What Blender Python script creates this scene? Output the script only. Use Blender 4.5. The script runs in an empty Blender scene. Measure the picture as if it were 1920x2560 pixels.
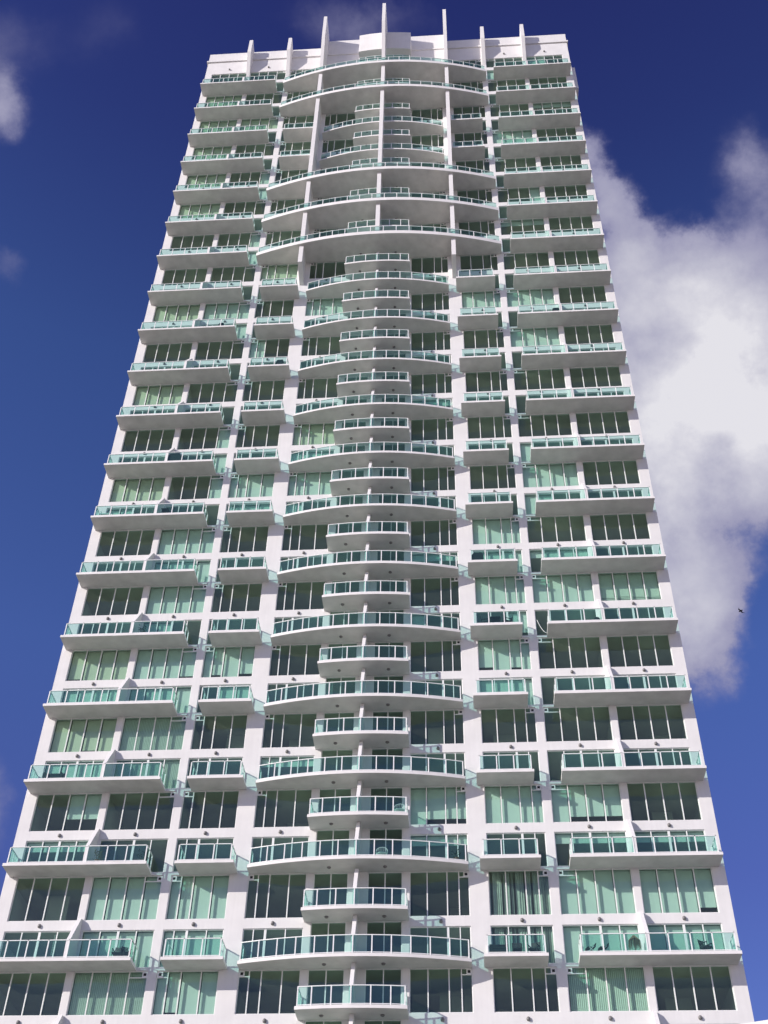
import bpy, math, random
from mathutils import Vector, Matrix

sc = bpy.context.scene
COL = sc.collection
P = 6.1            # height of one two-storey module
GZ = 29.9          # height of the first visible balcony row above the ground

# ------------------------------------------------------------------ camera
YAW, PITCH, ROLL, FPX = -0.084058, 0.745533, 0.023063, 2931.1
F = Vector((math.sin(YAW)*math.cos(PITCH), math.cos(YAW)*math.cos(PITCH), math.sin(PITCH)))
R0 = Vector((math.cos(YAW), -math.sin(YAW), 0)); U0 = R0.cross(F)
RT = R0*math.cos(ROLL) + U0*math.sin(ROLL)
UP = U0*math.cos(ROLL) - R0*math.sin(ROLL)
cam_d = bpy.data.cameras.new('camera'); cam = bpy.data.objects.new('camera', cam_d); COL.objects.link(cam)
cam.matrix_world = Matrix(((RT.x, UP.x, -F.x, 7.109), (RT.y, UP.y, -F.y, -70.864), (RT.z, UP.z, -F.z, GZ-28.241), (0, 0, 0, 1)))
cam_d.sensor_fit = 'VERTICAL'; cam_d.sensor_height = 36.0; cam_d.sensor_width = 27.0
cam_d.lens = FPX/2560*36
cam_d.clip_start = 0.5; cam_d.clip_end = 6000
sc.camera = cam

# ------------------------------------------------------------------ sun, sky
SUN_DIR = Vector((1.42, 1.0, -0.75)).normalized()
EL = math.asin(-SUN_DIR.z); AZ = math.atan2(-SUN_DIR.x, -SUN_DIR.y)
sd = bpy.data.lights.new('sun', 'SUN'); sun = bpy.data.objects.new('sun', sd); COL.objects.link(sun)
sd.energy = 4.4; sd.angle = math.radians(0.5); sd.color = (1.0, 0.94, 0.86)
sun.rotation_euler = SUN_DIR.to_track_quat('-Z', 'Y').to_euler()
sun.location = (-60, -60, 120)

world = bpy.data.worlds.new('World'); sc.world = world; world.use_nodes = True
wt = world.node_tree; wt.nodes.clear(); N = wt.nodes; L = wt.links
def wn(t, **k):
    n = N.new(t)
    for a, b in k.items(): setattr(n, a, b)
    return n
def wmath(op, a, b=None, c=None, clamp=False):
    n = wn('ShaderNodeMath', operation=op, use_clamp=clamp)
    for i, v in enumerate((a, b, c)):
        if v is None: continue
        if isinstance(v, (int, float)): n.inputs[i].default_value = v
        else: L.new(v, n.inputs[i])
    return n.outputs[0]
sky = wn('ShaderNodeTexSky', sky_type='NISHITA')
sky.sun_disc = False; sky.sun_elevation = EL; sky.sun_rotation = AZ
sky.altitude = 0; sky.air_density = 1.0; sky.dust_density = 0.3; sky.ozone_density = 4.0
tc = wn('ShaderNodeTexCoord'); DIR = tc.outputs['Generated']
def wdot(v):
    n = wn('ShaderNodeVectorMath', operation='DOT_PRODUCT'); L.new(DIR, n.inputs[0]); n.inputs[1].default_value = v
    return n.outputs['Value']
df = wmath('MAXIMUM', wdot(F), 0.05)
nz = wn('ShaderNodeTexNoise'); nz.inputs['Scale'].default_value = 9.0; nz.inputs['Detail'].default_value = 7; nz.inputs['Roughness'].default_value = 0.62
L.new(DIR, nz.inputs['Vector'])
nzv = wn('ShaderNodeVectorMath', operation='SUBTRACT'); L.new(nz.outputs['Color'], nzv.inputs[0]); nzv.inputs[1].default_value = (.5, .5, .5)
sep = wn('ShaderNodeSeparateXYZ'); L.new(nzv.outputs[0], sep.inputs[0])
cu = wmath('ADD', wmath('DIVIDE', wdot(RT), df), wmath('MULTIPLY', sep.outputs[0], 0.10))
cv = wmath('ADD', wmath('DIVIDE', wdot(UP), df), wmath('MULTIPLY', sep.outputs[1], 0.10))
# cloud banks as ellipses on the dome: (x, y, half width, half height, weight), measured in the sky in photo units
BL = [(1480,385,48,62,1.0), (1530,470,70,60,1.1), (1560,580,80,90,1.0), (1640,660,150,110,1.3), (1790,690,130,110,1.3), (1690,930,260,190,2.0), (1850,900,160,200,1.6),
      (1790,1100,230,180,2.0), (1690,1390,150,190,1.7), (1760,1540,90,140,1.3), (1715,1610,50,70,.6), (1905,480,110,130,.65), (1905,1010,130,230,1.6), (1560,800,120,170,1.3), (1650,1180,140,200,1.6),
      (5,255,75,85,.75), (20,110,110,110,.24), (250,80,110,80,.13), (5,670,55,40,.28), (930,60,160,75,.38), (0,2010,40,90,.4)]
acc = None
for (bx, by, rx, ry, w) in BL:
    u0, v0 = (bx-960)/FPX, (1280-by)/FPX
    a = wmath('DIVIDE', wmath('SUBTRACT', cu, u0), rx/FPX*1.6); b = wmath('DIVIDE', wmath('SUBTRACT', cv, v0), ry/FPX*1.6)
    r2 = wmath('ADD', wmath('MULTIPLY', a, a), wmath('MULTIPLY', b, b))
    g_ = wmath('SUBTRACT', 1.0, r2, clamp=True); g = wmath('MULTIPLY', wmath('MULTIPLY', g_, g_), w)
    acc = g if acc is None else wmath('ADD', acc, g)
fine = wn('ShaderNodeTexNoise'); fine.inputs['Scale'].default_value = 16; fine.inputs['Detail'].default_value = 8; fine.inputs['Roughness'].default_value = 0.6
L.new(DIR, fine.inputs['Vector'])
acc = wmath('MULTIPLY', acc, wmath('MULTIPLY_ADD', fine.outputs['Fac'], 2.2, -0.1))
dens = wn('ShaderNodeMapRange', interpolation_type='SMOOTHSTEP'); L.new(acc, dens.inputs['Value'])
dens.inputs['From Min'].default_value = 0.0; dens.inputs['From Max'].default_value = 0.85; dens.inputs['To Max'].default_value = 0.96
# unseen bright clouds low over the horizon all round, added to lift ambient light
dz = wn('ShaderNodeSeparateXYZ'); L.new(DIR, dz.inputs[0])
hor = wn('ShaderNodeMapRange', interpolation_type='SMOOTHSTEP'); L.new(dz.outputs[2], hor.inputs['Value'])
hor.inputs['From Min'].default_value = 0.30; hor.inputs['From Max'].default_value = 0.02; hor.inputs['To Min'].default_value = 0.0; hor.inputs['To Max'].default_value = 1.0
hn = wn('ShaderNodeTexNoise'); hn.inputs['Scale'].default_value = 3.5; hn.inputs['Detail'].default_value = 5; L.new(DIR, hn.inputs['Vector'])
hd = wmath('MULTIPLY', hor.outputs[0], wmath('MULTIPLY_ADD', hn.outputs['Fac'], 3.0, -0.65, clamp=True), clamp=True)
# deep blue of the upper sky
tint = wn('ShaderNodeMix', data_type='RGBA', blend_type='MULTIPLY'); tint.inputs[0].default_value = 1.0
tr_ = wn('ShaderNodeValToRGB'); L.new(dz.outputs[2], tr_.inputs[0]); cr = tr_.color_ramp
cr.elements[0].position = 0.10; cr.elements[0].color = (0.70, 0.70, 1.0, 1); cr.elements[1].position = 0.93; cr.elements[1].color = (0.37, 0.28, 0.72, 1)
for p_, c_ in ((.42, (.72, .60, 1.08, 1)), (.57, (.76, .76, 1.25, 1)), (.75, (.62, .66, 1.10, 1)), (.86, (.43, .38, .82, 1))):
    cr.elements.new(p_).color = c_
L.new(sky.outputs[0], tint.inputs[6]); L.new(tr_.outputs[0], tint.inputs[7])
bg = wn('ShaderNodeBackground'); L.new(tint.outputs[2], bg.inputs[0]); bg.inputs[1].default_value = 0.10
big_n = wn('ShaderNodeTexNoise'); big_n.inputs['Scale'].default_value = 9; big_n.inputs['Detail'].default_value = 6; L.new(DIR, big_n.inputs['Vector'])
lum = wmath('MULTIPLY', acc, wmath('MULTIPLY_ADD', big_n.outputs['Fac'], 0.9, 0.1))
ccr = wn('ShaderNodeValToRGB'); L.new(wmath('MULTIPLY', lum, 0.36), ccr.inputs[0])
ccr.color_ramp.elements[0].position = 0.05; ccr.color_ramp.elements[0].color = (0.24, 0.235, 0.38, 1)
ccr.color_ramp.elements[1].position = 0.85; ccr.color_ramp.elements[1].color = (0.70, 0.69, 0.73, 1)
e = ccr.color_ramp.elements.new(0.38); e.color = (0.45, 0.445, 0.54, 1)
cb = wn('ShaderNodeBackground'); L.new(ccr.outputs[0], cb.inputs[0]); cb.inputs[1].default_value = 1.0
hb = wn('ShaderNodeBackground'); hb.inputs[0].default_value = (0.92, 0.84, 0.82, 1); hb.inputs[1].default_value = 1.6
m1 = wn('ShaderNodeMixShader'); L.new(dens.outputs[0], m1.inputs[0]); L.new(bg.outputs[0], m1.inputs[1]); L.new(cb.outputs[0], m1.inputs[2])
m2 = wn('ShaderNodeMixShader'); L.new(hd, m2.inputs[0]); L.new(m1.outputs[0], m2.inputs[1]); L.new(hb.outputs[0], m2.inputs[2])
wo = wn('ShaderNodeOutputWorld'); L.new(m2.outputs[0], wo.inputs[0])
sc.view_settings.view_transform = 'Standard'; sc.view_settings.look = 'None'; sc.view_settings.gamma = 1; sc.view_settings.exposure = 0.20
sc.cycles.transparent_max_bounces = 16; sc.cycles.max_bounces = 8

# ------------------------------------------------------------------ materials
def mat(name, col, rough=0.6, noise=0.0, nscale=1.5, bump=0.0, bscale=30, metal=0.0, streak=0.0):
    m = bpy.data.materials.new(name); m.use_nodes = True; t = m.node_tree; b = t.nodes['Principled BSDF']
    b.inputs['Base Color'].default_value = (*col, 1); b.inputs['Roughness'].default_value = rough; b.inputs['Metallic'].default_value = metal
    geo = t.nodes.new('ShaderNodeNewGeometry')
    if noise > 0:
        n = t.nodes.new('ShaderNodeTexNoise'); n.inputs['Scale'].default_value = nscale; n.inputs['Detail'].default_value = 6
        t.links.new(geo.outputs['Position'], n.inputs['Vector'])
        last = n.outputs['Fac']
        if streak > 0:
            mp = t.nodes.new('ShaderNodeMapping'); mp.inputs['Scale'].default_value = (3.0, 3.0, 0.18); t.links.new(geo.outputs['Position'], mp.inputs['Vector'])
            n2 = t.nodes.new('ShaderNodeTexNoise'); n2.inputs['Scale'].default_value = 1.6; n2.inputs['Detail'].default_value = 5; t.links.new(mp.outputs[0], n2.inputs['Vector'])
            mx = t.nodes.new('ShaderNodeMath'); mx.operation = 'MULTIPLY_ADD'; t.links.new(n2.outputs['Fac'], mx.inputs[0]); mx.inputs[1].default_value = streak; t.links.new(last, mx.inputs[2])
            last = mx.outputs[0]
        r = t.nodes.new('ShaderNodeMapRange'); t.links.new(last, r.inputs[0]); r.inputs['From Min'].default_value = 0.3; r.inputs['From Max'].default_value = 0.75+streak*.6
        mix = t.nodes.new('ShaderNodeMix'); mix.data_type = 'RGBA'; t.links.new(r.outputs[0], mix.inputs[0])
        mix.inputs[6].default_value = (*[min(1, c*(1+noise*.35)) for c in col], 1); mix.inputs[7].default_value = (*[c*(1-noise) for c in col], 1)
        t.links.new(mix.outputs[2], b.inputs['Base Color'])
    if bump > 0:
        n = t.nodes.new('ShaderNodeTexNoise'); n.inputs['Scale'].default_value = bscale; n.inputs['Detail'].default_value = 4
        t.links.new(geo.outputs['Position'], n.inputs['Vector'])
        bp = t.nodes.new('ShaderNodeBump'); bp.inputs['Strength'].default_value = bump; bp.inputs['Distance'].default_value = 0.02
        t.links.new(n.outputs['Fac'], bp.inputs['Height']); t.links.new(bp.outputs[0], b.inputs['Normal'])
    return m
def glass(name, tr, dust, dcol, ior=1.5, rough=0.02, wav=0.0):
    m = bpy.data.materials.new(name); m.use_nodes = True; t = m.node_tree; t.nodes.clear()
    tn = t.nodes.new('ShaderNodeBsdfTransparent'); tn.inputs[0].default_value = (*tr, 1)
    di = t.nodes.new('ShaderNodeBsdfDiffuse'); di.inputs[0].default_value = (*dcol, 1)
    gl = t.nodes.new('ShaderNodeBsdfGlossy'); gl.inputs['Roughness'].default_value = rough; gl.inputs[0].default_value = (.8, 1, .9, 1)
    a = t.nodes.new('ShaderNodeMixShader'); a.inputs[0].default_value = dust; t.links.new(tn.outputs[0], a.inputs[1]); t.links.new(di.outputs[0], a.inputs[2])
    lw = t.nodes.new('ShaderNodeLayerWeight'); pw = t.nodes.new('ShaderNodeMath'); pw.operation = 'POWER'; t.links.new(lw.outputs['Facing'], pw.inputs[0]); pw.inputs[1].default_value = 5
    fr = t.nodes.new('ShaderNodeMath'); fr.operation = 'MULTIPLY_ADD'; t.links.new(pw.outputs[0], fr.inputs[0]); fr.inputs[1].default_value = .92; fr.inputs[2].default_value = .06
    if wav > 0:
        geo = t.nodes.new('ShaderNodeNewGeometry'); n = t.nodes.new('ShaderNodeTexNoise'); n.inputs['Scale'].default_value = 0.6; t.links.new(geo.outputs['Position'], n.inputs['Vector'])
        bp = t.nodes.new('ShaderNodeBump'); bp.inputs['Strength'].default_value = wav; bp.inputs['Distance'].default_value = 0.05
        t.links.new(n.outputs['Fac'], bp.inputs['Height']); t.links.new(bp.outputs[0], gl.inputs['Normal'])
    b = t.nodes.new('ShaderNodeMixShader'); t.links.new(fr.outputs[0], b.inputs[0]); t.links.new(a.outputs[0], b.inputs[1]); t.links.new(gl.outputs[0], b.inputs[2])
    o = t.nodes.new('ShaderNodeOutputMaterial'); t.links.new(b.outputs[0], o.inputs[0]); return m
M = {
 'stucco': mat('white_stucco', (.735, .712, .708), .8, .11, .8, .25, 25, streak=.5),
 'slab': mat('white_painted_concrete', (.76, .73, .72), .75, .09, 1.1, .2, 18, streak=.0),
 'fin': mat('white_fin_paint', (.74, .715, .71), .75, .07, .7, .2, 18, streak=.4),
 'soffit': mat('grey_soffit', (.67, .65, .63), .85, .15, 1.1, .2, 18),  # slab undersides, a little greyer and darker than the slab edges
 'metal': mat('white_powder_coated_metal', (.80, .80, .79), .4, .04, 2),
 'frame': mat('white_window_frame', (.78, .78, .76), .4, .05, 2),
 'light': mat('grey_cast_metal', (.18, .17, .17), .5),
 'hole': mat('dark_vent_mouth', (.02, .02, .025), .8),
 'room': mat('room_plaster', (.62, .60, .52), .9, .4, .22),
 'floor': mat('room_floor', (.38, .33, .27), .6, .15, 1),
 'blind': mat('white_roller_blind', (.80, .80, .76), .9, .05, 1.2),
 'cream': mat('cream_roller_blind', (.76, .70, .56), .9, .06, 1.2),
 'slat': mat('vertical_slat_blind', (.72, .74, .66), .9, .08, 6),
 'curtain': mat('grey_curtain', (.50, .50, .46), .9, .2, 2.5),
 'black': mat('black_fabric', (.012, .012, .014), .7, .3, 4),
 'dark': mat('dark_wicker', (.035, .03, .03), .7, .3, 20),
 'white': mat('white_plastic', (.75, .77, .74), .5, .05, 3),
 'straw': mat('dry_straw', (.30, .24, .15), .9, .4, 12),
 'leaf': mat('dark_leaf', (.035, .07, .03), .6, .5, 8),
 'pot': mat('terracotta_pot', (.25, .11, .07), .8, .2, 6),
 'bird': mat('dark_feathers', (.03, .03, .035), .8, .2, 20),
 'ground': mat('pale_concrete_ground', (.25, .225, .19), .9, .25, .15, .2, 6),
 'roofing': mat('grey_roofing', (.35, .35, .34), .9, .15, 1),
 'pane': glass('green_tinted_glass', (.65, .83, .765), .085, (.25, .31, .26), wav=.6),
 'rail': glass('teal_railing_glass', (.57, .82, .765), .03, (.35, .60, .56), rough=.03),
}
for k_ in ('blind', 'cream', 'slat', 'curtain'):      # thin cloth lets a little light through
    pass

# ------------------------------------------------------------------ mesh helper
class MB:
    def __init__(s): s.v = []; s.f = []; s.m = []; s.mats = []
    def mi(s, m):
        if m not in s.mats: s.mats.append(m)
        return s.mats.index(m)
    def box(s, x0, x1, y0, y1, z0, z1, m='stucco'):
        if x0 > x1: x0, x1 = x1, x0
        n = len(s.v); s.v += [(x, y, z) for z in (z0, z1) for y in (y0, y1) for x in (x0, x1)]
        s.f += [tuple(n+i for i in q) for q in ((0,2,3,1),(4,5,7,6),(0,1,5,4),(2,6,7,3),(0,4,6,2),(1,3,7,5))]; s.m += [s.mi(m)]*6
    def quad(s, pts, m):
        n = len(s.v); s.v += [tuple(p) for p in pts]; s.f.append(tuple(range(n, n+len(pts)))); s.m.append(s.mi(m))
    def prism(s, poly, ax, a, b, m='stucco'):
        """poly in the two other axes, extruded along ax from a to b (a<b)"""
        def pt(p, t): return {'x': (t, p[0], p[1]), 'y': (p[0], t, p[1]), 'z': (p[0], p[1], t)}[ax]
        ar = sum(poly[i][0]*poly[(i+1) % len(poly)][1]-poly[(i+1) % len(poly)][0]*poly[i][1] for i in range(len(poly)))
        if (ar < 0) != (ax == 'y'): poly = poly[::-1]
        n = len(s.v); k = len(poly); s.v += [pt(p, a) for p in poly]+[pt(p, b) for p in poly]
        s.f.append(tuple(n+i for i in range(k))[::-1]); s.f.append(tuple(n+k+i for i in range(k)))
        for i in range(k): j = (i+1) % k; s.f.append((n+i, n+j, n+k+j, n+k+i))
        s.m += [s.mi(m)]*(k+2)
    def tube(s, a, b, r, m, sides=6, r2=None):
        a = Vector(a); b = Vector(b); d = (b-a).normalized(); r2 = r if r2 is None else r2
        u = d.orthogonal().normalized(); w = d.cross(u); n = len(s.v)
        for c, rr in ((a, r), (b, r2)):
            for i in range(sides):
                t = 2*math.pi*i/sides; s.v.append(tuple(c+(u*math.cos(t)+w*math.sin(t))*rr))
        for i in range(sides): j = (i+1) % sides; s.f.append((n+i, n+j, n+sides+j, n+sides+i))
        s.f.append(tuple(n+i for i in range(sides))[::-1]); s.f.append(tuple(n+sides+i for i in range(sides))); s.m += [s.mi(m)]*(sides+2)
    def lathe(s, c, prof, m, sides=14):
        n = len(s.v); c = Vector(c)
        for r, z in prof:
            for i in range(sides): t = 2*math.pi*i/sides; s.v.append((c.x+r*math.cos(t), c.y+r*math.sin(t), c.z+z))
        for q in range(len(prof)-1):
            for i in range(sides):
                j = (i+1) % sides; s.f.append((n+q*sides+i, n+q*sides+j, n+(q+1)*sides+j, n+(q+1)*sides+i)); s.m.append(s.mi(m))
        s.f.append(tuple(n+i for i in range(sides))[::-1]); s.f.append(tuple(n+(len(prof)-1)*sides+i for i in range(sides))); s.m += [s.mi(m)]*2
    def merge(s, o, dx=0, dy=0, dz=0):
        n = len(s.v); s.v += [(x+dx, y+dy, z+dz) for x, y, z in o.v]; s.f += [tuple(n+i for i in f) for f in o.f]; s.m += [s.mi(o.mats[i]) for i in o.m]
    def mesh(s, name, smooth=False):
        me = bpy.data.meshes.new(name); me.from_pydata(s.v, [], s.f)
        for m in s.mats: me.materials.append(M[m])
        me.polygons.foreach_set('material_index', s.m)
        if smooth: me.polygons.foreach_set('use_smooth', [True]*len(s.f))
        me.update(); return me
def ob(name, data, parent=None, loc=(0, 0, 0), kind=None, label=None, rotz=0):
    o = bpy.data.objects.new(name, data); COL.objects.link(o); o.location = loc
    if rotz: o.rotation_euler = (0, 0, rotz)
    if parent: o.parent = parent
    if kind: o['kind'] = kind
    if label: o['label'] = label
    return o
def thing(name, label, cat, loc, group=None, rotz=0, data=None):
    o = ob(name, data, None, loc, label=label, rotz=rotz); o['category'] = cat
    if group: o['group'] = group
    return o

# ------------------------------------------------------------------ levels
def lev(k):                  # floor level of module k (top of its balcony slab)
    return {0: -0.02, -1: -1.0, -2: -2.0, -3: -3.0}.get(k, k)*P+GZ
def tall0(k): return {0: .478, -1: -.488}.get(k, k+.502)*P+GZ      # sill of upper-storey windows
def small(k): return {0: .465, -1: -.515}.get(k, k+.5)*P+GZ        # small centre balcony
def doortop(k): return lev(k)+.392*P
ROWS = list(range(-3, 19)); TOP = 18
EDGE = 23.24
WINS = [('outer', 22.41, 17.83, [21.265, 20.12, 18.975], None),
        ('inner', 17.38, 12.74, [16.22, 15.06, 13.9], 1),
        ('mid', 12.18, 8.33, [11.49, 10.68, 9.43], 0),
        ('central', 7.12, 3.32, [6.46, 5.71, 4.44], 0)]
def talltop(k): return lev(k+1)-.19 if k < TOP else GZ+18.885*P
ROOF = GZ+19.79*P; ROOFC = GZ+20.09*P

tower = thing('apartment_tower', 'tall white apartment tower with stacked balconies, green glass and six white fins above the roof', 'building', (0, 0, 0))

# ------------------------------------------------------------------ facade wall
w = MB(); D0, D1 = 0.0, 0.30
piers = [(EDGE, 22.41), (17.83, 17.38), (12.74, 12.18), (8.33, 7.12), (3.32, 2.86)]
base = 6.0
for s in (-1, 1):
    for a, b in piers: w.box(s*a, s*b, D0, D1, base, GZ+18.885*P)
w.box(-.63, .63, D0, D1, base, GZ+18.885*P)
bays = [(x0, x1) for _, x0, x1, _, _ in WINS]
for k in ROWS:
    for s in (-1, 1):
        for a, b in bays:
            w.box(s*a, s*b, D0, D1, doortop(k), tall0(k))
            w.box(s*a, s*b, D0-.004, D1, lev(k)-.19, lev(k))
        w.box(s*2.86, s*.63, D0, D1, small(k)-.19, small(k)); w.box(s*2.86, s*.63, D0, D1, lev(k)-.19, lev(k))
z = lev(-3)-.19
w.box(-EDGE, EDGE, D0-.02, D1, 0, base)
for s in (-1, 1):
    for a, b in bays+[(2.86, .63)]: w.box(s*a, s*b, D0, D1, base, z)
ob('facade_wall', w.mesh('facade_wall'), tower)
DEP = 19.0
w = MB()
w.box(-EDGE, -EDGE+.3, D1, DEP, 0, ROOF-.4); w.box(EDGE-.3, EDGE, D1, DEP, 0, ROOF-.4)
ob('side_wall', w.mesh('side_wall'), tower)
w = MB(); w.box(-EDGE+.3, EDGE-.3, DEP-.3, DEP, 0, ROOF-.4); ob('rear_wall', w.mesh('rear_wall'), tower)
w = MB()
w.box(-EDGE, -7.77, 0, .35, GZ+18.885*P, ROOF); w.box(7.77, EDGE, 0, .35, GZ+18.885*P, ROOF); w.box(-7.77, 7.77, 0, .35, GZ+18.885*P, ROOFC)
w.box(-EDGE, -EDGE+.3, .35, DEP, ROOF-.4, ROOF); w.box(EDGE-.3, EDGE, .35, DEP, ROOF-.4, ROOF); w.box(-EDGE+.3, EDGE-.3, DEP-.3, DEP, ROOF-.4, ROOF)
ob('parapet', w.mesh('parapet'), tower)
w = MB(); w.box(-EDGE+.3, EDGE-.3, .35, DEP-.3, ROOF-1.4, ROOF-1.1, 'roofing'); ob('roof', w.mesh('roof'), tower)
w = MB()
for s in (-1, 1): w.box(s*7.77, s*(EDGE+.16), -.16, 0, GZ+19.40*P, GZ+19.455*P)
w.box(-7.55, 7.55, -.12, 0, GZ+19.42*P, GZ+19.45*P)
for s in (-1, 1): w.box(s*EDGE, s*(EDGE+.16), 0, DEP, GZ+19.40*P, GZ+19.455*P)
ob('cornice', w.mesh('cornice'), tower)
# corner turret wall at the right edge just under the roof terrace
w = MB(); w.box(EDGE, EDGE+.62, 1.0, 3.2, GZ+17.75*P, GZ+18.62*P); ob('side_bay', w.mesh('side_bay'), tower)

# curved box in the middle of the parapet
def yarc(x, e, d, h): return -(e+d*(1-(x/h)**2))
w = MB(); n = 16; xs = [-3.3+6.6*i/n for i in range(n+1)]
w.prism([(x, yarc(x, .9, 1.03, 7.1)) for x in xs]+[(3.3, 0), (-3.3, 0)], 'z', GZ+18.95*P, GZ+19.68*P)
ob('roof_box', w.mesh('roof_box'), tower)

# rooms behind the glass
w = MB()
for k in ROWS:
    for s in (-1, 1):
        w.box(s*.0, s*(EDGE-.3), D1+.001, 7.0, lev(k)-.2, lev(k)-.01, 'room')
        w.box(s*3.0, s*(EDGE-.3), D1+.001, 7.0, doortop(k)+.05, tall0(k)-.12, 'room')
        w.box(s*.0, s*3.0, D1+.001, 7.0, small(k)-.2, small(k)-.02, 'room')
w.box(-EDGE+.3, EDGE-.3, 7.0, 7.15, base, ROOF-1.4, 'room'); w.box(-EDGE+.3, EDGE-.3, D1+.001, 7.0, GZ+18.9*P, GZ+18.93*P, 'room')
for a in (3.05, 7.7, 12.46, 17.6):
    for s in (-1, 1): w.box(s*a-.1, s*a+.1, D1, 7.0, base, GZ+18.9*P, 'room')
w.box(-.1, .1, D1, 7.0, base, GZ+18.9*P, 'room')
ob('rooms', w.mesh('rooms'), tower)
random.seed(11)
w = MB()      # inner corridor walls at different depths so that every flat reads differently
for k in ROWS:
    for s in (-1, 1):
        for i, (a, b) in enumerate(((22.9, 17.7), (17.5, 12.56), (12.36, 7.8), (7.6, 3.15))):
            for lo, hi in ((lev(k), doortop(k)+.05), (tall0(k)-.12, lev(k+1)-.2 if k < TOP else GZ+18.9*P)):
                if random.random() < .55:
                    y = random.uniform(2.2, 5.5); f0 = random.uniform(0, .5); f1 = f0+random.uniform(.25, .5)
                    w.box(s*(a+(b-a)*f0), s*(a+(b-a)*f1), y, y+.1, lo, hi, 'room')
ob('inner_walls', w.mesh('inner_walls'), tower)

# ------------------------------------------------------------------ windows and doors
GY = 0.13
def window_parts(key, x0, x1, mull, vent, h, door):
    """local x from 0 (outer end) towards the centre, positive; z from 0. mirrored later"""
    W = abs(x0-x1); ms = sorted(abs(x0-m) for m in mull); f = MB(); g = MB(); t = .055
    f.box(0, W, GY-.06, GY+.05, h-t, h, 'frame'); f.box(0, W, GY-.06, GY+.05, 0, t, 'frame')
    f.box(0, t, GY-.06, GY+.05, t, h-t, 'frame'); f.box(W-t, W, GY-.06, GY+.05, t, h-t, 'frame')
    for i, m in enumerate(ms):
        q = .035 if not door else (.075 if i == len(ms)//2 else .032)
        f.box(m-q, m+q, GY-.065, GY+.045, t, h-t, 'frame')
    if door:
        f.box(t, W-t, GY-.03, GY+.02, h-.16, h-t-.002, 'frame') if False else None
    edges = [0]+ms+[W]
    for a, b in zip(edges[:-1], edges[1:]): g.quad([(a, GY, t*.5), (b, GY, t*.5), (b, GY, h-t*.5), (a, GY, h-t*.5)], 'pane')
    v = None
    if vent is not None and not door:
        v = MB(); a, b = (edges[0], edges[1]) if vent == 0 else (edges[-2], edges[-1]); hh = .40
        v.box(a+.03, b-.03, GY-.055, GY+.04, h-hh-.03, h-hh+.03, 'frame')
        c0, c1 = (a+.03, a+.36) if vent == 0 else (b-.36, b-.03)
        v.box(c0, c1, GY-.052, GY+.03, h-hh+.03, h-.055, 'frame')
        cx = (c0+c1)/2; v.box(cx-.085, cx+.085, GY-.057, GY-.045, h-.30, h-.13, 'hole')
    return W, edges, f, g, v
def blind_mb(edges, h, st, rng):
    b = MB(); y = .34; n = len(edges)-1; Wd = edges[-1]
    def sheet(i, j, z0, m='blind'):
        for p in range(i, j):
            zz = z0 if (z0 > .1 or rng.random() < .8) else z0+rng.uniform(.08, .55)
            b.box(edges[p]+.05, edges[p+1]-.05, y+rng.uniform(-.02, .03), y+.045, zz, h-.03, m)
    def slats(x0, x1, m, step, amp):
        k = int((x1-x0)/step)
        for i in range(k):
            a = x0+i*step; b.quad([(a, y, .05), (a+step*.82, y+amp, .05), (a+step*.82, y+amp, h-.03), (a, y, h-.03)], m)
    if st == 't': sheet(0, n, .05)
    elif st == 'o': sheet(0, n, .05, 'cream')
    elif st == 'l': sheet(n-1, n, .05)
    elif st == 'f': sheet(0, 1, .05)
    elif st == 'h': sheet(2, 4, h*.36)
    elif st == 'g':
        sheet(0, n-1, h*.20); sheet(n-1, n, .05)
    elif st == 'u': sheet(0, n, h*.72)
    elif st == 'q': sheet(0, 2, .05)
    elif st == 'r': sheet(2, n, .05)
    elif st == 'p':
        sheet(0, n, .62, 'slat')
        for z0 in (.08, .22, .36, .50): b.box(.06, Wd-.06, y, y+.01, z0, z0+.09, 'slat')
    elif st == 'v': slats(.05, Wd-.05, 'slat', .115, .02)
    elif st == 'c':
        x = .05
        while x < Wd-.1:
            d = rng.uniform(.10, .22); a = rng.uniform(.02, .12)
            b.quad([(x, y, .05), (x+d*.6, y+a, .05), (x+d*.6, y+a, h-.03), (x, y, h-.03)], 'curtain')
            b.quad([(x+d*.6, y+a, .05), (x+d, y, .05), (x+d, y, h-.03), (x+d*.6, y+a, h-.03)], 'curtain'); x += d*rng.choice([1, 1, 1.7])
    else: return None
    return b
def mir(mb, s):
    """local coordinates (0 = outer end) to world x for side s, relative to the outer edge"""
    o = MB(); o.mats = list(mb.mats); o.m = list(mb.m)
    # outer end is at s*x0 and the window runs towards the centre: x = -s*local
    if s < 0: o.v = list(mb.v); o.f = list(mb.f)
    else: o.v = [(-x, y, z) for x, y, z in mb.v]; o.f = [f[::-1] for f in mb.f]
    return o
TALL = {-1: 'dvtddddvd', 0: 'dttddctt', 1: 'hdddgtgd', 2: 'ovdddddd', 3: 'ottddtdd', 4: 'dtdddttp', 5: 'dtdddtdd', 6: 'oltlddtd', 7: 'dldodddd',
        8: 'oddddddd', 9: 'ddqdddtd', 10: 'otdtdttd', 11: 'ddodddd d', 12: 'dlddddud', 13: 'odddddfd', 14: 'oldddddd', 15: 'odddddtd', 16: 'oodddddu', 17: 'oddddddd', 18: 'ddddddt' 'r'}
TALL[-1] = 'dvtdddvd'; TALL[11] = 'ddoddddd'; TALL[6] = 'olttddtd'; TALL[18] = 'dddddddr'
rng = random.Random(5)
cache = {}
def cached(key, fn):
    if key not in cache: cache[key] = fn()
    return cache[key]
rest_w, rest_d = MB(), MB()
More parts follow.
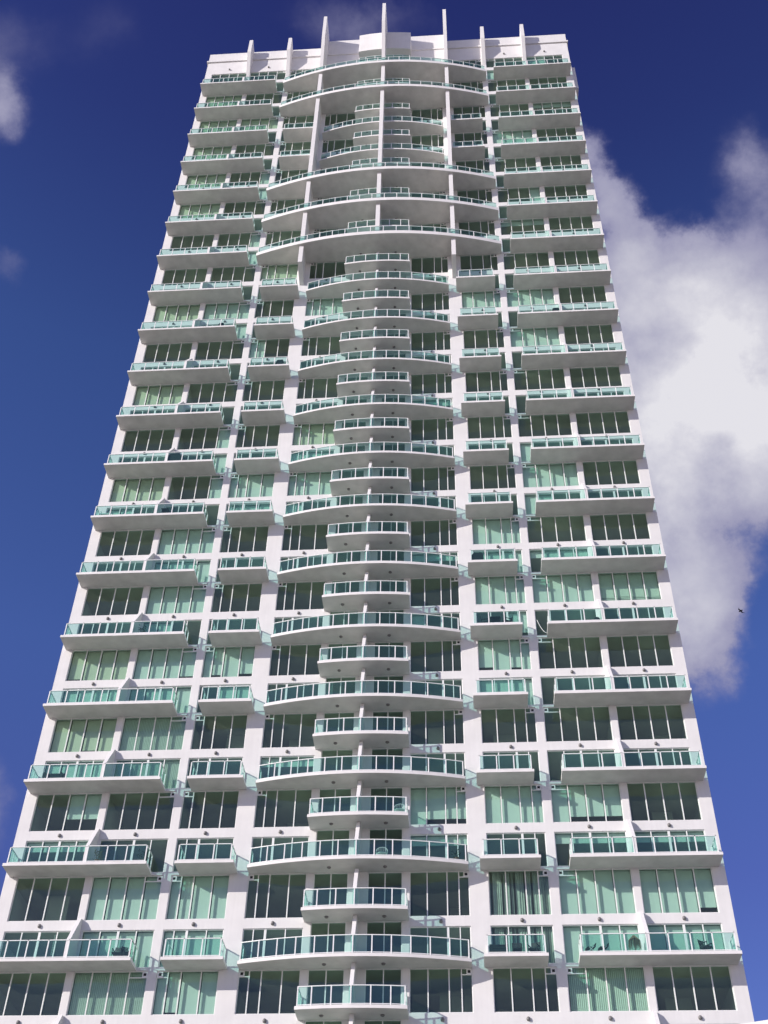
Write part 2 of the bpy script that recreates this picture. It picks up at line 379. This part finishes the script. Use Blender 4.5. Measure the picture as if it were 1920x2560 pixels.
LBL = {'t': 'window with white roller blinds down', 'o': 'window with cream blinds down', 'v': 'window with vertical slat blinds', 'c': 'window with grey striped curtains',
       'h': 'dark window with two half-lowered blinds', 'g': 'window with blinds stopping short of the sill', 'p': 'window with a slatted shutter behind the glass'}
for k in ROWS:
    for ci in range(8):
        s = -1 if ci < 4 else 1; wi = ci if ci < 4 else 7-ci
        nm, x0, x1, mull, vent = WINS[wi]
        st = TALL.get(k, 'dddddddd')[ci]
        # upper-storey window
        zb = tall0(k); h = round(talltop(k)-zb, 3); door = False
        for door in (False, True):
            if door:
                zb = lev(k); h = round(doortop(k)-zb, 3)
                base_st = st
                st = rng.choice({'d': 'ddddddul', 't': 'tttqrd', 'o': 'ootqd', 'v': 'vvt', 'c': 'cc', 'h': 'tuq', 'g': 'utq', 'l': 'lld', 'q': 'dq', 'p': 'dd', 'u': 'ud', 'f': 'fd', 'r': 'dr'}[st])
            pr = cached(('p', wi, s, h, door), lambda: (lambda r: (r[0], r[1], mir(r[2], s), mir(r[3], s), mir(r[4], s) if r[4] else None))(window_parts(nm, x0, x1, mull, vent, h, door)))
            Wd, edges, f, g, v = pr
            if st == 'c' or st == 'd': bk = None if st == 'd' else mir(blind_mb(edges, h, st, random.Random(k)), s)
            else:
                bk = cached(('b', wi, s, h, st, k % 5), lambda: (lambda r: mir(r, s) if r else None)(blind_mb(edges, h, st, random.Random(k*31+wi*7+(5 if door else 0)))))
            loc = (s*x0, 0, zb)
            indiv = (-1 <= k <= 10) if not door else (0 <= k <= 11)
            if not indiv:
                tgt = rest_d if door else rest_w
                for q in (f, g, v, bk):
                    if q: tgt.merge(q, *loc)
                continue
            nmo = 'balcony_door' if door else 'window'
            wo_ = ob(nmo, cached(('mf', wi, s, h, door), lambda: f.mesh(nmo+'_frame')), tower, loc, label=(LBL.get(st) if not door else None))
            ob('glass_pane', cached(('mg', wi, s, h, door), lambda: g.mesh('glass_pane')), wo_)
            if v: ob('air_vent', cached(('mv', wi, s, h), lambda: v.mesh('air_vent')), wo_)
            if bk: ob({'c': 'curtain'}.get(st, 'blind'), cached(('mb', wi, s, h, st, k % 5) if st != 'c' else ('mc', k, door), lambda: bk.mesh('blind')), wo_)
# centre glass doors, one pair on every storey
for k in ROWS:
    for half in (0, 1):
        zb = lev(k) if not half else small(k)
        zt = (small(k)-.19) if not half else (lev(k+1)-.19 if k < TOP else GZ+18.885*P)
        h = round(zt-zb, 3)
        for s in (-1, 1):
            W_, ed, f, g, v = cached(('c', s, h), lambda: (lambda r: (r[0], r[1], mir(r[2], s), mir(r[3], s), None))(window_parts('c', 2.86, .63, [1.745], None, h, False)))
            if k < -1: rest_d.merge(f, s*2.86, 0, zb); rest_d.merge(g, s*2.86, 0, zb); continue
            o = ob('terrace_door', cached(('cf', s, h), lambda: f.mesh('terrace_door')), tower, (s*2.86, 0, zb))
            ob('glass_pane', cached(('cg', s, h), lambda: g.mesh('glass_pane')), o)
            if rng.random() < .16:
                b = MB(); b.box(.08, .5, .34, .36, .05, h-.03, 'curtain'); ob('curtain', mir(b, s).mesh('curtain'), o)
ob('window', rest_w.mesh('upper_windows'), tower, kind='stuff'); ob('balcony_door', rest_d.mesh('upper_doors'), tower, kind='stuff')

# ------------------------------------------------------------------ balconies
RH = 1.16
def rail_straight(pts, postd, fr, gl, z=0.0):
    """pts: polyline of the rail in plan; posts at every point"""
    for i, (x, y) in enumerate(pts): fr.box(x-.035, x+.035, y-.035, y+.035, z, z+RH-.05, 'metal')
    for (a, b) in zip(pts[:-1], pts[1:]):
        a = Vector(a); b = Vector(b); d = (b-a).normalized(); nrm = Vector((-d.y, d.x))*.035
        for z0, z1, o in ((RH-.05, RH, 1.0), (.06, .10, .6)):
            q = [a-nrm*o-d*.035, a+nrm*o-d*.035, b+nrm*o+d*.035, b-nrm*o+d*.035] if z0 > 1 else [a-nrm*o+d*.036, a+nrm*o+d*.036, b+nrm*o-d*.036, b-nrm*o-d*.036]
            fr.prism([(p.x, p.y) for p in q], 'z', z+z0, z+z1, 'metal')
        a2 = a+d*.04; b2 = b-d*.04
        gl.quad([(a2.x, a2.y, z+.10), (b2.x, b2.y, z+.10), (b2.x, b2.y, z+RH-.05), (a2.x, a2.y, z+RH-.05)], 'rail')
DIVP = [(-.004, 0), (-1.56, 0), (-1.56, RH+.02), (-.28, 3.05), (-.004, 3.10)]
def side_balcony(a, b, ra, rb, n, div):
    """a outer end, b inner end of the slab; ra, rb ends of the rail; local x = offset measured from 0"""
    sl = MB(); fr = MB(); gl = MB(); dv = None
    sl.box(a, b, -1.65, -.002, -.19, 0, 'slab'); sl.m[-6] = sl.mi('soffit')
    xs = [ra+(rb-ra)*i/n for i in range(n+1)]
    pts = [(ra, -.05), (ra, -.80), (ra, -1.55)]+[(x, -1.55) for x in xs[1:-1]]+[(rb, -1.55), (rb, -.80), (rb, -.05)]
    rail_straight(pts, None, fr, gl)
    if div: dv = MB(); dv.prism(DIVP, 'x', div-.12, div+.12, 'fin')
    return sl, fr, gl, dv
def mirx(mb):
    o = MB(); o.mats = list(mb.mats); o.m = list(mb.m); o.v = [(-x, y, z) for x, y, z in mb.v]; o.f = [f[::-1] for f in mb.f]; return o
def curved(h, e, d, half, zt, zb, rpos, rinset, rz):
    sl = MB(); fr = MB(); gl = MB(); n = 28
    xs = [-half+2*half*i/n for i in range(n+1)]
    arc = [(x, yarc(x, e, d, h)) for x in xs]
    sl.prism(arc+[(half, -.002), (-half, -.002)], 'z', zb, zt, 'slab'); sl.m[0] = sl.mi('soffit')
    pts = [(x, yarc(x, e, d, h)+rinset) for x in rpos]
    y0 = pts[0][1]
    rail_straight([(rpos[0], -.05)]+([(rpos[0], y0/2)] if y0 < -1.2 else [])+pts+([(rpos[-1], y0/2)] if y0 < -1.2 else [])+[(rpos[-1], -.05)], None, fr, gl, rz)
    return sl, fr, gl
def place_balcony(name, parts, meshes, loc, names=('railing', 'railing_glass', 'divider_wall')):
    o = ob(name, meshes[0], tower, loc)
    for m, nme in zip(meshes[1:], names):
        if m: ob(nme, m, o)
    return o
outer = side_balcony(22.93, 13.5, 22.68, 13.64, 7, 17.6); midb = side_balcony(11.67, 7.84, 11.5, 8.08, 3, None)
def meshes(parts, nm): return [p.mesh(n_) if p else None for p, n_ in zip(parts, (nm, 'railing', 'railing_glass', 'divider_wall'))]
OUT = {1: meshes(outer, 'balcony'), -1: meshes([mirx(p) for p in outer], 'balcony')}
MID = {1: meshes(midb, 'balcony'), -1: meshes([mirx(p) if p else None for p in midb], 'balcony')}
BIGROWS = (12, 13, 14, 17, 18)
for k in range(-1, 19):
    for s in (-1, 1):
        place_balcony('balcony', None, OUT[s], (0, 0, lev(k)))
        if k not in BIGROWS: place_balcony('balcony', None, MID[s], (0, 0, lev(k)))
wr = [-6.95]+[1.163*i for i in range(-5, 6)]+[6.95]
wide = curved(7.1, .9, 1.03, 7.1, 0, -.2, wr, .09, 0)
sr = [-3.16, -2.33, -1.163, 0, 1.163, 2.33, 3.16]
smal = curved(7.1, .9, 1.03, 3.3, 0, -.2, sr, .09, 0)
br = [-12.45+24.9*i/19 for i in range(20)]
big = curved(12.6, 1.2, 1.95, 12.6, .22, -.27, br, .10, 0)
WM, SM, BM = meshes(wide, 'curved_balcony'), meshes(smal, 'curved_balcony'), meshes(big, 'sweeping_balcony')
lm = MB(); lm.lathe((0, 0, 0), [(.13, .0), (.13, -.05), (.09, -.09), (.03, -.11)], 'light', 12); LM = lm.mesh('ceiling_light')
cdiv = MB(); hs = .5*P-.2
cdiv.prism([(-.004, 0), (-1.80, 0), (-1.80, RH), (-.95, hs), (-.004, hs)], 'x', -.12, .12, 'fin'); CD = cdiv.mesh('divider_wall')
cdiv0 = MB(); cdiv0.prism([(-.004, 0), (-1.80, 0), (-1.80, RH), (-.95, .485*P-.2), (-.004, .485*P-.2)], 'x', -.12, .12, 'fin'); CD0 = cdiv0.mesh('divider_wall')
for k in range(-1, 19):
    bigrow = k in BIGROWS
    o = place_balcony('sweeping_balcony' if bigrow else 'curved_balcony', None, BM if bigrow else WM, (0, 0, lev(k)))
    for x in (-1.8, 1.8): ob('ceiling_light', LM, o, (x, -.78, -.2 if not bigrow else -.27))
    if k < 14 or k in (17, 18):
        if k <= 11: ob('divider_wall', CD0 if k <= 0 else CD, o)
    o = place_balcony('curved_balcony', None, SM, (0, 0, small(k)))
    for x in (-1.8, 1.8): ob('ceiling_light', LM, o, (x, -.78, -.2))
    if k <= 11: ob('divider_wall', CD if k != 0 else CD, o)

# ------------------------------------------------------------------ pillars under the sweeping balconies, fins above the roof
def pillar(x, y, z0, z1, foot=None):
    p = MB()
    poly = [(-.004, z0), (y, z0), (y, z1), (-.004, z1)] if foot is None else [(-.004, foot), (y, z0), (y, z1), (-.004, z1)]
    p.prism(poly, 'x', x-.215, x+.215, 'fin'); return p
for x, y in ((-7.77, -2.14), (0, -2.75), (7.72, -2.14)):
    for a, b in ((12, 13), (13, 14), (14, 17), (17, 18)):
        z0, z1 = lev(a)+.22, lev(b)-.27
        if x == 0 and a == 14: pass
        ob('pillar', pillar(x, y, z0, z1).mesh('pillar'), tower)
    if x: ob('pillar', pillar(x, y, GZ+11.50*P, lev(12)-.27, GZ+11.33*P).mesh('pillar'), tower)
def fin(x, poly, t=.21):
    p = MB(); p.prism([(y, GZ+z_*P) for y, z_ in poly], 'x', x-t, x+t, 'fin'); ob('roof_fin', p.mesh('roof_fin'), tower)
for x in (-17.6, -12.46, 12.5, 17.6): fin(x, [(-.01, 18.64), (-1.45, 19.34), (-1.42, 19.87), (-1.2, 19.87), (-.01, 19.75)], .22)
for x in (-7.77, 7.72): fin(x, [(-.01, 18.04), (-2.1, 18.04), (-2.95, 19.35), (-3.0, 20.22), (-2.85, 20.22), (-.01, 20.15)])
fin(0, [(-2.0, 18.04), (-2.7, 18.04), (-4.30, 19.38), (-4.2, 20.25), (-3.95, 20.25), (-.01, 20.11), (-.01, 19.7), (-2.0, 19.6)])

# ------------------------------------------------------------------ wall lights on the spandrels
wl = MB(); wl.lathe((0, -.02, 0), [(.05, -.13), (.10, -.11), (.12, -.02), (.09, .08), (.02, .12)], 'light', 10); wl.box(-.05, .05, -.06, 0, -.08, .08, 'light')
WLM = wl.mesh('wall_light', True); rest = MB()
for k in range(-2, 19):
    for s in (-1, 1):
        for a in (20.2, 15.05, 10.3, 5.27):
            z = {-1: -.55, 0: .425}.get(k, k+.447)*P+GZ
            if k == 18: z = GZ+18.45*P
            if -1 <= k <= 11: ob('wall_light', WLM, tower, (s*a, -.02, z))
            else: rest.merge(wl, s*a, -.02, z)
for a in (-20.2, -15.1, 15.1, 20.2):
    b = MB(); b.merge(wl); rest.merge(wl, a, -.06, GZ+19.05*P)
ob('wall_light', rest.mesh('upper_wall_lights'), tower, kind='stuff')

# ------------------------------------------------------------------ furniture and other things on the balconies
def seat_mb(m, w_=.6, slat=False):
    b = MB(); b.box(-w_/2, w_/2, -.3, .3, .36, .42, m)
    for x in (-w_/2+.03, w_/2-.03):
        for y in (-.27, .27): b.tube((x, y, 0), (x, y, .36), .022, m)
        b.tube((x, -.27, .36), (x, -.27, .62), .02, m); b.tube((x, .27, .36), (x, .36, .95), .022, m); b.box(x-.03, x+.03, -.3, .3, .61, .64, m)
    return b
def chair(label, x, lv, m='dark', w_=.6, y=-1.15, rot=0.0, name='patio_chair', cat='chair', group=None):
    t = thing(name, label, cat, (x, y, lv), group, rot)
    ob('seat_frame', seat_mb(m, w_).mesh('seat_frame'), t)
    b = MB(); n = 6
    for i in range(n): z = .46+i*.085; b.box(-w_/2+.05, w_/2-.05, .29+i*.014, .315+i*.014, z, z+.055, m)
    ob('backrest', b.mesh('backrest'), t); return t
def wire_chair(label, x, lv, y=-1.2):
    t = thing('wire_chair', label, 'chair', (x, y, lv)); b = MB(); R = .38; c = Vector((0, .05, .62)); pts = []
    for i in range(20): a = 2*math.pi*i/20; pts.append(c+Vector((math.cos(a)*R, .10*math.sin(a), math.sin(a)*R*.95)))
    for i in range(20): b.tube(pts[i], pts[(i+1) % 20], .02, 'white', 5)
    for i in range(1, 10): b.tube(pts[i], pts[20-i], .010, 'white', 4)
    ob('shell', b.mesh('shell'), t); b = MB(); b.lathe((0, 0, .40), [(.30, 0), (.32, .03), (.30, .06)], 'white', 12)
    ob('seat', b.mesh('seat'), t); b = MB()
    for a in (.8, 2.3, 3.9, 5.5): b.tube((.16*math.cos(a), .16*math.sin(a), .4), (.3*math.cos(a), .28*math.sin(a), 0), .016, 'white')
    ob('legs', b.mesh('legs'), t)
def cover(label, x, lv, w_=.75, h=.95, y=-1.15, cat='grill'):
    t = thing('covered_grill', label, cat, (x, y, lv)); b = MB(); hw = w_/2
    b.prism([(-hw, 0), (hw, 0), (hw*.96, h*.78), (hw*.7, h), (-hw*.62, h*.97), (-hw*.95, h*.74)], 'y', -.3, .3, 'black'); ob('cover', b.mesh('cover'), t)
    b = MB()
    for i in range(5): b.box(-hw+.04+i*hw*.43, -hw+.07+i*hw*.43, -.31, .31, 0, .1, 'black')
    ob('hem', b.mesh('hem'), t)
def plant(label, x, lv, y=-1.1, h=.8, m='leaf', name='potted_plant', n=60, seed=1, spread=.28):
    t = thing(name, label, 'plant', (x, y, lv)); b = MB(); b.lathe((0, 0, 0), [(.12, 0), (.19, .30), (.17, .30), (.16, .27)], 'pot'); ob('pot', b.mesh('pot'), t)
    r = random.Random(seed); b = MB()
    for i in range(n):
        a = r.uniform(0, 6.28); q = r.uniform(.3, 1); c = Vector((math.cos(a)*spread*q, math.sin(a)*spread*q*.8, .3+(h-.3)*r.random()))
        d = Vector((math.cos(a), math.sin(a), r.uniform(.2, 1.2))).normalized()*r.uniform(.09, .17); sd_ = d.cross(Vector((0, 0, 1))).normalized()*.035
        b.quad([c, c+d*.5+sd_, c+d, c+d*.5-sd_], m)
    for i in range(5): a = i*1.26; b.tube((0, 0, .25), (math.cos(a)*spread*.5, math.sin(a)*spread*.5, h*.8), .01, m, 4)
    ob('foliage', b.mesh('foliage'), t)
def sofa(label, x, lv, w_=1.3, y=-1.15, m='black'):
    t = thing('outdoor_sofa', label, 'sofa', (x, y, lv)); b = MB(); b.box(-w_/2, w_/2, -.35, .3, .08, .34, m); ob('base', b.mesh('base'), t)
    b = MB(); b.box(-w_/2+.14, -.01, -.37, .18, .345, .47, m); b.box(.01, w_/2-.14, -.37, .18, .345, .47, m); ob('cushion', b.mesh('cushion'), t)
    b = MB(); b.box(-w_/2, w_/2, .19, .36, .345, .80, m); b.box(-w_/2, -w_/2+.13, -.35, .18, .345, .60, m); b.box(w_/2-.13, w_/2, -.35, .18, .345, .60, m); ob('backrest', b.mesh('backrest'), t)
def table(label, x, lv, w_=.8, y=-1.15, m='dark'):
    t = thing('patio_table', label, 'table', (x, y, lv)); b = MB(); b.box(-w_/2, w_/2, -.32, .32, .70, .74, m); ob('table_top', b.mesh('table_top'), t)
    for sx in (-1, 1):
        for sy in (-1, 1):
            b = MB(); b.tube((sx*(w_/2-.05), sy*.27, 0), (sx*(w_/2-.1), sy*.25, .70), .022, m); ob('leg', b.mesh('leg'), t)
sofa('black outdoor sofa low behind the glass at the far left end of a left balcony', -21.1, lev(2))
plant('brown shrub beside the divider wall of the left balcony just above the lowest full one', -16.9, lev(1), y=-1.2, h=.95, m='straw', seed=3, n=90)
plant('dark leafy plant at the right end of a left balcony against dark door glass', -14.2, lev(1), y=-.5, h=1.2, seed=4, n=110, spread=.36)
chair('dark patio chair on the lowest left balcony, left of the pair', -14.5, lev(0), group='chairs at the end of the lowest left balcony')
chair('dark patio chair nearest the corner post of the lowest left balcony', -13.98, lev(0), w_=.45, rot=.6, group='chairs at the end of the lowest left balcony')
chair('white slatted chair at the far left end of a left balcony', -21.9, lev(6), 'white', .75, name='garden_chair')
table('small dark table in the middle of the left balcony with the white slatted chair', -16.9, lev(6), .6)
cover('black covered grill on a small left balcony beside the wide white pier', -8.75, lev(9), .72, .9)
chair('metal patio chair at the left end of the small balcony under the first left pillar', -10.8, lev(11), 'light', .6, group='chairs on the small upper left balcony')
chair('metal patio chair at the right end of the small balcony under the first left pillar', -8.75, lev(11), 'light', .6, group='chairs on the small upper left balcony')
wire_chair('round white wire chair at the right end of a small curved centre balcony', 2.72, small(1))
wire_chair('round white wire chair in the middle of a wide curved balcony', 1.6, lev(1))
plant('leafy potted plant at the right end of a wide curved balcony', 6.35, lev(1), y=-.75, h=.75, seed=7)
chair('dark folding chair left of centre on a wide curved balcony higher up', -1.0, lev(7), 'light', .6, y=-1.5, rot=.5)
sofa('black outdoor sofa on the lowest small right balcony', 8.75, lev(0), 1.1)
chair('dark patio chair in the middle of the lowest small right balcony', 9.85, lev(0), group='chairs on the lowest small right balcony')
chair('dark patio chair at the right end of the lowest small right balcony', 10.85, lev(0), group='chairs on the lowest small right balcony', rot=-.4)
table('dark square table between two chairs on a small right balcony', 9.72, lev(4), .75, m='black')
chair('black folding chair left of the dark square table', 9.0, lev(4), 'black', .42, rot=1.4, group='chairs at the dark square table')
chair('black folding chair right of the dark square table', 10.6, lev(4), 'black', .5, rot=-1.2, group='chairs at the dark square table')
cover('black covered grill at the left end of a small right balcony', 8.62, lev(5), .95, .95)
t_ = thing('round_planter', 'round black planter beside the divider wall of a right balcony', 'planter', (17.15, -1.2, lev(4)))
b = MB(); b.lathe((0, 0, 0), [(.14, 0), (.26, .12), (.29, .28), (.23, .44), (.16, .52), (.13, .50)], 'black'); ob('bowl', b.mesh('bowl', True), t_)
b = MB(); b.lathe((0, 0, .5), [(.13, 0), (.11, .03), (.02, .05)], 'pot'); ob('soil', b.mesh('soil'), t_)
cover('black covered box beside the divider wall of an upper right balcony', 17.15, lev(10), .7, .75, cat='cover')
# straw parasol, folded chairs and lounge chair on the lowest right balcony
cover('small black covered box on an upper left balcony, right of its divider wall', -14.9, lev(10), .55, .7)
cover('wide black draped cover against the divider wall of a left balcony', -16.95, lev(7), 1.15, 1.12)
plant('dark shrub just right of the divider wall of a left balcony halfway up', -16.9, lev(4), h=1.0, seed=12, n=90)
t_ = thing('straw_parasol', 'brown straw parasol beside the divider wall of the lowest right balcony', 'parasol', (16.85, -1.05, lev(0)))
b = MB(); b.tube((0, 0, 0), (0, 0, 1.25), .025, 'pot'); ob('pole', b.mesh('pole'), t_)
b = MB(); r_ = random.Random(9)
for i in range(150):
    a = r_.uniform(0, 6.28); q = r_.uniform(.75, 1.0); x_, y_ = math.cos(a), math.sin(a)
    b.tube((x_*.05, y_*.04, 1.22), (x_*.34*q, y_*.26*q, 1.02-.1*q), .012, 'straw', 3); b.tube((x_*.34*q, y_*.26*q, 1.02-.1*q), (x_*.40*q, y_*.30*q, r_.uniform(.3, .6)), .012, 'straw', 3, .004)
ob('thatch', b.mesh('thatch'), t_)
for x_, lb in ((14.2, 'dark curved lounge chair nearest the left post of the lowest right balcony'), (14.95, 'dark curved lounge chair second from the left post of the lowest right balcony')):
    t_ = thing('lounge_chair', lb, 'chair', (x_, -1.2, lev(0)), 'lounge chairs on the lowest right balcony'); b = MB()
    prof = [(-.33, .30), (-.15, .44), (.1, .40), (.30, .62), (.34, .60), (.12, .36), (-.15, .40), (-.33, .26)]
    b.prism(prof, 'y', -.25, .25, 'black'); ob('sling', b.mesh('sling'), t_); b = MB()
    for y_ in (-.24, .24): b.tube((-.28, y_, 0), (.2, y_, .46), .018, 'white'); b.tube((.25, y_, 0), (-.1, y_, .42), .018, 'white')
    ob('legs', b.mesh('legs'), t_)
chair('dark patio chair in the right half of the lowest right balcony', 21.0, lev(0), 'black', .5, rot=.7)
# white cable hanging in the dark doorway of a right balcony
t_ = thing('hanging_cable', 'thin white cable sagging across a dark glass door beside a right balcony', 'cable', (12.86, -.03, GZ+4.23*P)); b = MB(); pts = []
for i in range(11): u = i/10; pts.append(Vector((u*.64, 0, -1.22*(1-(1-u)**1.8))))
for p_, q_ in zip(pts[:-1], pts[1:]): b.tube(p_, q_, .022, 'white', 5)
t_.data = None
ob('cable_run', b.mesh('cable_run'), t_)
# strings of beads hanging inside a door on the lowest left balcony
for x_, lb in ((-19.15, 'left string of pale beads in the lowest left balcony door'), (-18.15, 'right string of pale beads in the lowest left balcony door, beside the divider wall')):
    t_ = thing('bead_string', lb, 'beads', (x_, .24, doortop(0)-.1), 'bead strings in the lowest left balcony door'); b = MB()
    for i in range(12): b.lathe((0, 0, -.1-i*.11), [(.01, -.035), (.032, -.02), (.032, .02), (.01, .035)], 'white', 8)
    ob('beads', b.mesh('beads'), t_); b = MB(); b.tube((0, 0, -1.4), (0, 0, .05), .006, 'white', 4); ob('thread', b.mesh('thread'), t_)

# a small bird gliding in the sky right of the tower
px, py = (1852-960)/FPX, (1280-1527)/FPX
bp_ = Vector((7.109, -70.864, GZ-28.241))+(F+RT*px+UP*py)*75
bp_ = bp_ + (bp_-cam.matrix_world.translation)*.35
t_ = thing('bird', 'tiny dark bird gliding in the blue gap right of the tower', 'bird', tuple(bp_), rotz=.9)
b = MB(); b.lathe((0, 0, 0), [(.01, -.2), (.05, -.1), (.07, .0), (.05, .12), (.02, .2)], 'bird', 8)
b.v = [(x, z, -y) for x, y, z in b.v]
b.prism([(-.04, -.06), (-.30, -.02), (-.52, -.12), (-.30, .08), (-.04, .08)], 'z', .0, .015, 'bird'); b.prism([(.04, -.06), (.30, -.02), (.52, -.12), (.30, .08), (.04, .08)], 'z', .0, .015, 'bird')
ob('body', b.mesh('body'), t_)

# ------------------------------------------------------------------ neighbour and ground
t_ = thing('neighbouring_building', 'corner of a low white flat-roofed building at the bottom right of the picture', 'building', (18.69, -19.59, 0), rotz=-.419)
nb = MB(); nb.box(-.6, 15.4, 0, 9, 0, 18.75); ob('wall', nb.mesh('wall'), t_)
nb = MB(); nb.box(-1, 15.8, -.5, 9.4, 18.75, 19.29); ob('roof', nb.mesh('roof'), t_)
for i in range(6):
    for j in range(4):
        b = MB(); x_ = .4+i*2.45; z_ = 3+j*3.4; b.box(x_, x_+1.7, -.04, .0, z_, z_+1.6, 'frame'); o_ = ob('window', b.mesh('window'), t_)
        b = MB(); b.quad([(x_+.1, -.06, z_+.1), (x_+1.6, -.06, z_+.1), (x_+1.6, -.06, z_+1.5), (x_+.1, -.06, z_+1.5)], 'pane'); ob('glass_pane', b.mesh('glass_pane'), o_)
g = MB(); g.box(-2500, 2500, -2500, 2500, -.3, 0, 'ground'); ob('ground', g.mesh('ground'), kind='structure')
